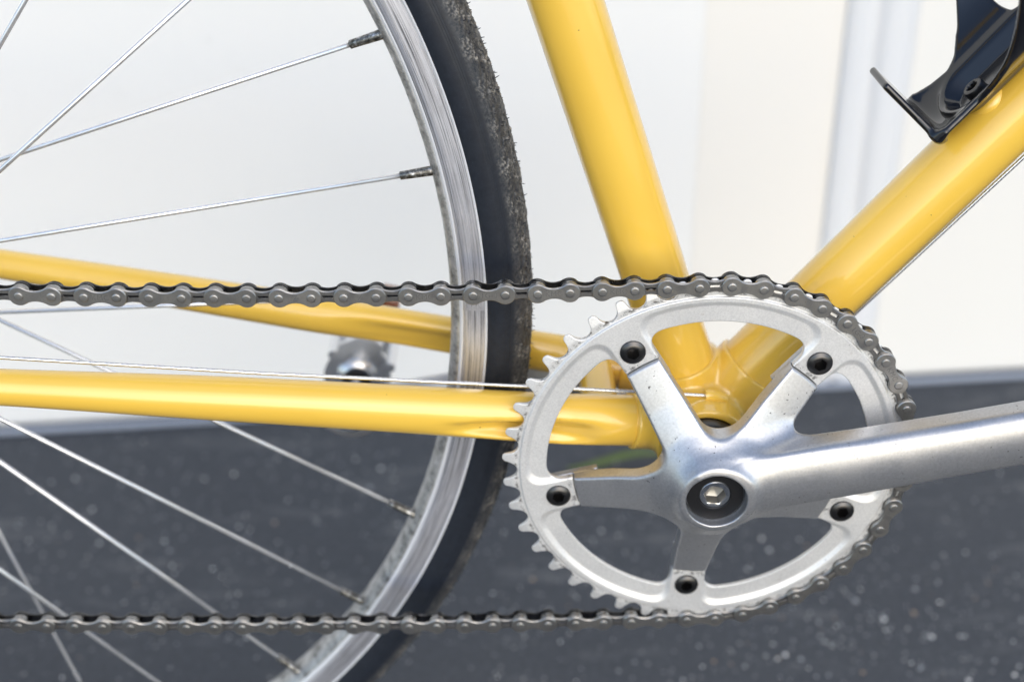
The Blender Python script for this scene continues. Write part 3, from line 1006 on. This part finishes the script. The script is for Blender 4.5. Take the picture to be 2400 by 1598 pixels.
def tyre():
    # cross-section: circle of radius 11.7 about r=321.6, y=42, open at the rim
    RT, RC = 13.0, 322.5
    ph = np.concatenate([np.linspace(-2.15, -1.62, 8), np.linspace(-1.58, 1.2, 110), np.linspace(1.25, 2.15, 12)])
    A = np.concatenate([np.linspace(rad(-62), rad(42), 900)])
    A2 = np.linspace(rad(42), rad(298), 220)[1:-1]
    A = np.concatenate([A, A2])
    na, nph = len(A), len(ph)
    AA, PP = np.meshgrid(A, ph, indexing='ij')
    arc = AA * 335.0
    s = PP * RT                                     # distance from crown line, mm
    e = np.abs(s)
    dense = (AA < rad(42.01))
    tread = np.clip((15.9 - e) / .8, 0, 1)
    period = 15.0
    w = (arc / period + .055 * e - .0045 * e * e + .15 * np.sin(e * 1.3)) % 1.0
    groove = np.exp(-((w - .5) / .10) ** 2) + .8 * np.exp(-((((w + .27 + .02 * e) % 1) - .5) / .07) ** 2)
    fine = .5 + .5 * np.sin(arc * 2.6 + 3.2 * np.sin(e * .9 + arc * .21)) * np.sin(e * 2.3 + 2.1 * np.sin(arc * .42))
    centre = np.clip((15.5 - e) / 3.5, 0, 1)
    hsh = np.sin(np.floor(arc / 5.7) * 12.9898 + np.floor(e / 2.3) * 78.233) * 43758.5453; hsh = hsh - np.floor(hsh)
    q = 1.6 * np.sin(arc * .83 + e * .6) + 1.1 * np.sin(arc * 1.9 - e * 1.3) + np.where(e > 4.5, 1.05 * (e - 4.5), -.55 * (4.5 - e)) + .5 * np.sin(e * .9 + arc * .37)
    lines = .5 + .5 * np.sin((arc - q) * (2 * np.pi / 2.7) + 1.4 * np.sin(arc * 2 * np.pi / 17))
    lines = lines ** 2 * (.35 + .65 * np.clip(np.sin(arc * 2 * np.pi / 17 - .25 * e) * 1.2 + .5, 0, 1))
    lines = lines * (.15 + .85 * hsh) * (1 - .75 * np.exp(-(((e - 13.2) / 1.6) ** 2)) * (np.sin(arc * 2 * np.pi / 17) > .1))
    fine = lines
    bump = tread * (.20 - .8 * groove * np.clip((11 - e) / 3, 0, 1) + .6 * fine * centre)
    for l in (16.6, 17.5, 18.4):
        bump -= .28 * np.exp(-((e - l) / .16) ** 2)
    bump = np.where(dense, bump, 0)
    rr = RT + bump
    rad_r = RC + rr * np.cos(PP) * 1.0
    y = 42 + rr * np.sin(PP) * .985
    V = np.stack([HX + rad_r * np.cos(AA), y, HZ + rad_r * np.sin(AA)], -1).reshape(-1, 3)
    i = np.arange(na)[:, None]; j = np.arange(nph - 1)[None]
    i2 = (i + 1) % na
    Fq = np.stack([i * nph + j, i2 * nph + j, i2 * nph + j + 1, i * nph + j + 1], -1).reshape(-1, 4)
    me = new_mesh('tyre', V, Fq[:, ::-1], M['rubber'])
    at = me.attributes.new('tread', 'FLOAT', 'POINT')
    at.data.foreach_set('value', (np.clip((15.8 - e) / 2.0, 0, 1) * (.10 + .90 * lines * np.clip((15.4 - e) / 4, 0, 1))).astype(np.float32).ravel())
    return obj('tyre', me, wheel)
tyre()
# rubber hairs left over from moulding, along the crown
def hairs():
    V = []; F = []
    for a in np.arange(rad(-40), rad(26), .0085):
        for _ in range(3):
            if rng.random() < .45: continue
            aa = a + rng.normal(0, .0016); ph = rng.choice([-.32, -.05, .2, -.6]) + rng.normal(0, .07)
            b = np.array([HX + (322.5 + 13.1 * math.cos(ph)) * math.cos(aa), 42 + 13.1 * math.sin(ph), HZ + (322.5 + 13.1 * math.cos(ph)) * math.sin(aa)])
            d = np.array([math.cos(aa) * math.cos(ph), math.sin(ph), math.sin(aa) * math.cos(ph)]) + rng.normal(0, .22, 3)
            d /= np.linalg.norm(d)
            L = rng.uniform(.5, 2.0)
            t1 = np.cross(d, [0, 1, .3]); t1 /= np.linalg.norm(t1); t2 = np.cross(d, t1)
            n0 = len(V)
            for q, rr in ((0, .24), (.6, .20), (1, .10)):
                for kk in range(4):
                    an = kk * math.pi / 2
                    V.append(b + d * (L * q) + rr * (math.cos(an) * t1 + math.sin(an) * t2))
            for q in range(2):
                for kk in range(4):
                    k2 = (kk + 1) % 4
                    F.append((n0 + q * 4 + kk, n0 + q * 4 + k2, n0 + q * 4 + 4 + k2, n0 + q * 4 + 4 + kk))
            F.append((n0 + 8, n0 + 9, n0 + 10, n0 + 11))
    obj('rubber_hairs', new_mesh('rubber_hairs', V, F, M['rubber']), wheel, kind='stuff')
hairs()

# spokes: (rim angle deg, signed offset of the spoke line from the hub axis mm, flange y)
SP = [(45.6, -28.9, 69), (33.3, -24.5, 15), (22.5, 20.7, 69), (11.3, 22.1, 15), (.5, -21.2, 69), (-22.1, 29.1, 69),
      (-33.5, 26.8, 15), (-44.5, -15.2, 69), (-55.7, -15.6, 15), (-67.2, 32.7, 69)]
for i in range(21): SP.append((-67.2 - 11.2 * (i + 1), (24 if (i // 2) % 2 else -24), 69 if i % 2 else 15))
for ang, off, yf in SP:
    a = rad(ang)
    rim_p = np.array([HX + 299 * math.cos(a), 38.0, HZ + 299 * math.sin(a)])
    # direction from hub to rim such that the line passes the axis at distance |off|
    ln = math.sqrt(299 ** 2 - off ** 2)
    be = math.atan2(off, ln)              # rotate the radial direction
    ca, sa = math.cos(a - be), math.sin(a - be)
    hub_p = np.array([rim_p[0] - ln * ca, yf, rim_p[2] - ln * sa])
    d = (rim_p - hub_p) / np.linalg.norm(rim_p - hub_p)
    V, F = tube([hub_p, hub_p * .5 + rim_p * .5, rim_p - d * 9], 1.03, 14)
    obj('spoke', new_mesh('spoke', V, F, M['spoke']), wheel)
    V, F = tube([rim_p - d * 11.2, rim_p - d * 11.0, rim_p - d * 6, rim_p + d * 1.5, rim_p + d * 3], [1.5, 1.75, 1.85, 2.1, 2.1], 12)
    obj('nipple', flat_sharp(new_mesh('nipple', V, F, M['nipple']), 50), wheel)
V, F, _ = lathe([(4, -14), (9, -14), (14, 8), (24, 12), (31, 13.5), (31, 16.5), (18, 18), (13, 26), (13, 58), (18, 66), (31, 67.5), (31, 70.5), (20, 72), (9, 76), (4, 100)], 64, (HX, HZ))
obj('hub', flat_sharp(new_mesh('hub', V, [tuple(reversed(f)) for f in F], M['bright']), 40), wheel)

# ------------------------------------------------------------------ bottle cage
cagep = part('bottle_cage')
W0, RB = 25.5, 37.0
def cage_sdf(U, Vv, Ww):
    U = U - 1.0; Ww = Ww + 4.7
    w = Ww - W0 - RB
    rho = np.hypot(Vv, w)
    th = np.arctan2(Vv, -w)
    s = np.abs(RB * th)
    shell = np.abs(rho - (RB + 1.4)) - 1.4
    # plate outline
    hw = np.interp(U, [150, 158, 166, 174, 180, 186, 202, 207, 250], [19, 22.5, 20.0, 19.0, 20.2, 25, 24.5, 15.8, 15.2])
    plate = np.maximum((s - hw) * .8, 154.0 - U)
    left = 184.6 + .9 * (s - 25); right = 205.5 + .45 * np.maximum(s - 30, 0)
    wing = np.maximum(np.maximum((left - U) * .74, (U - right) * .74), np.maximum(14 - s, s - 80))
    outl = smin(plate, wing, 5.0)
    body = smax(shell, outl, 1.3)
    cap = np.hypot(np.maximum(176.0 - U, 0), Vv)
    tro = smax((cap - 9.6 - np.maximum(Ww - 20, 0) * .75) * .8, np.abs(Ww - 24.0) - 4.1, 2.0)
    d = smin(body, tro, 2.0)
    foot_u = 153.9 + (Ww - 26) * .048
    fw = np.interp(Ww, [22, 30, 40, 58], [17, 20.0, 15.5, 11.5])
    foot = smax(smax(np.abs(U - foot_u) - 1.45, np.abs(Vv) - fw, 1.6), np.maximum(Ww - 58, 24.5 - Ww), 1.4)
    d = smin(d, foot, 4.5)
    d = smax(d, ((157.6 - U) + (26.2 - Ww)) * .7071 - 3.5, 2.5)
    pocket = np.maximum((np.hypot(np.maximum(176.5 - U, 0), Vv) - 7.2 - np.clip(Ww - 20, 0, 9) * .75) * .8, np.maximum(22.2 - Ww, Ww - 34))
    d = smax(d, -pocket, 1.6)
    return smax(d, U - 262, 1)
V, Q, N = surface_nets(cage_sdf, (149, -46, 12), (264, 46, 72), .75)
Vw = DT_P + V[:, :1] * dt_d + V[:, 1:2] * np.array([0, 1., 0]) + V[:, 2:3] * dt_n
Nw = N[:, :1] * dt_d + N[:, 1:2] * np.array([0, 1., 0]) + N[:, 2:3] * dt_n
handed = np.linalg.det(np.stack([dt_d, np.array([0, 1., 0]), dt_n], 1))
obj('cage_body', new_mesh('cage_body', Vw, Q if handed > 0 else Q[:, ::-1], M['black_gloss'], Nw), cagep)
rings = []
prof = [(4.4, 16.0), (4.5, 20.0), (4.1, 21.0), (3.1, 21.4), (2.6, 21.3), (2.45, 20.9), (2.4, 18.2)]
V = []; F = []
n = 36
for i, (r, w) in enumerate(prof):
    for j in range(n):
        a = 2 * math.pi * j / n
        f = float(hexf(.2)(np.array([a]))[0]) if i >= 5 else 1.0
        V.append(dt_pt(177.3 + r * f * math.cos(a), r * f * math.sin(a), w))
for i in range(len(prof) - 1):
    for j in range(n):
        k = (j + 1) % n
        F.append((i * n + j, i * n + k, (i + 1) * n + k, (i + 1) * n + j))
F.append(tuple((len(prof) - 1) * n + j for j in range(n)))
me = new_mesh('cage_bolt', V, F, M['black_bolt'])
obj('cage_bolt', flat_sharp(me, 35), cagep)
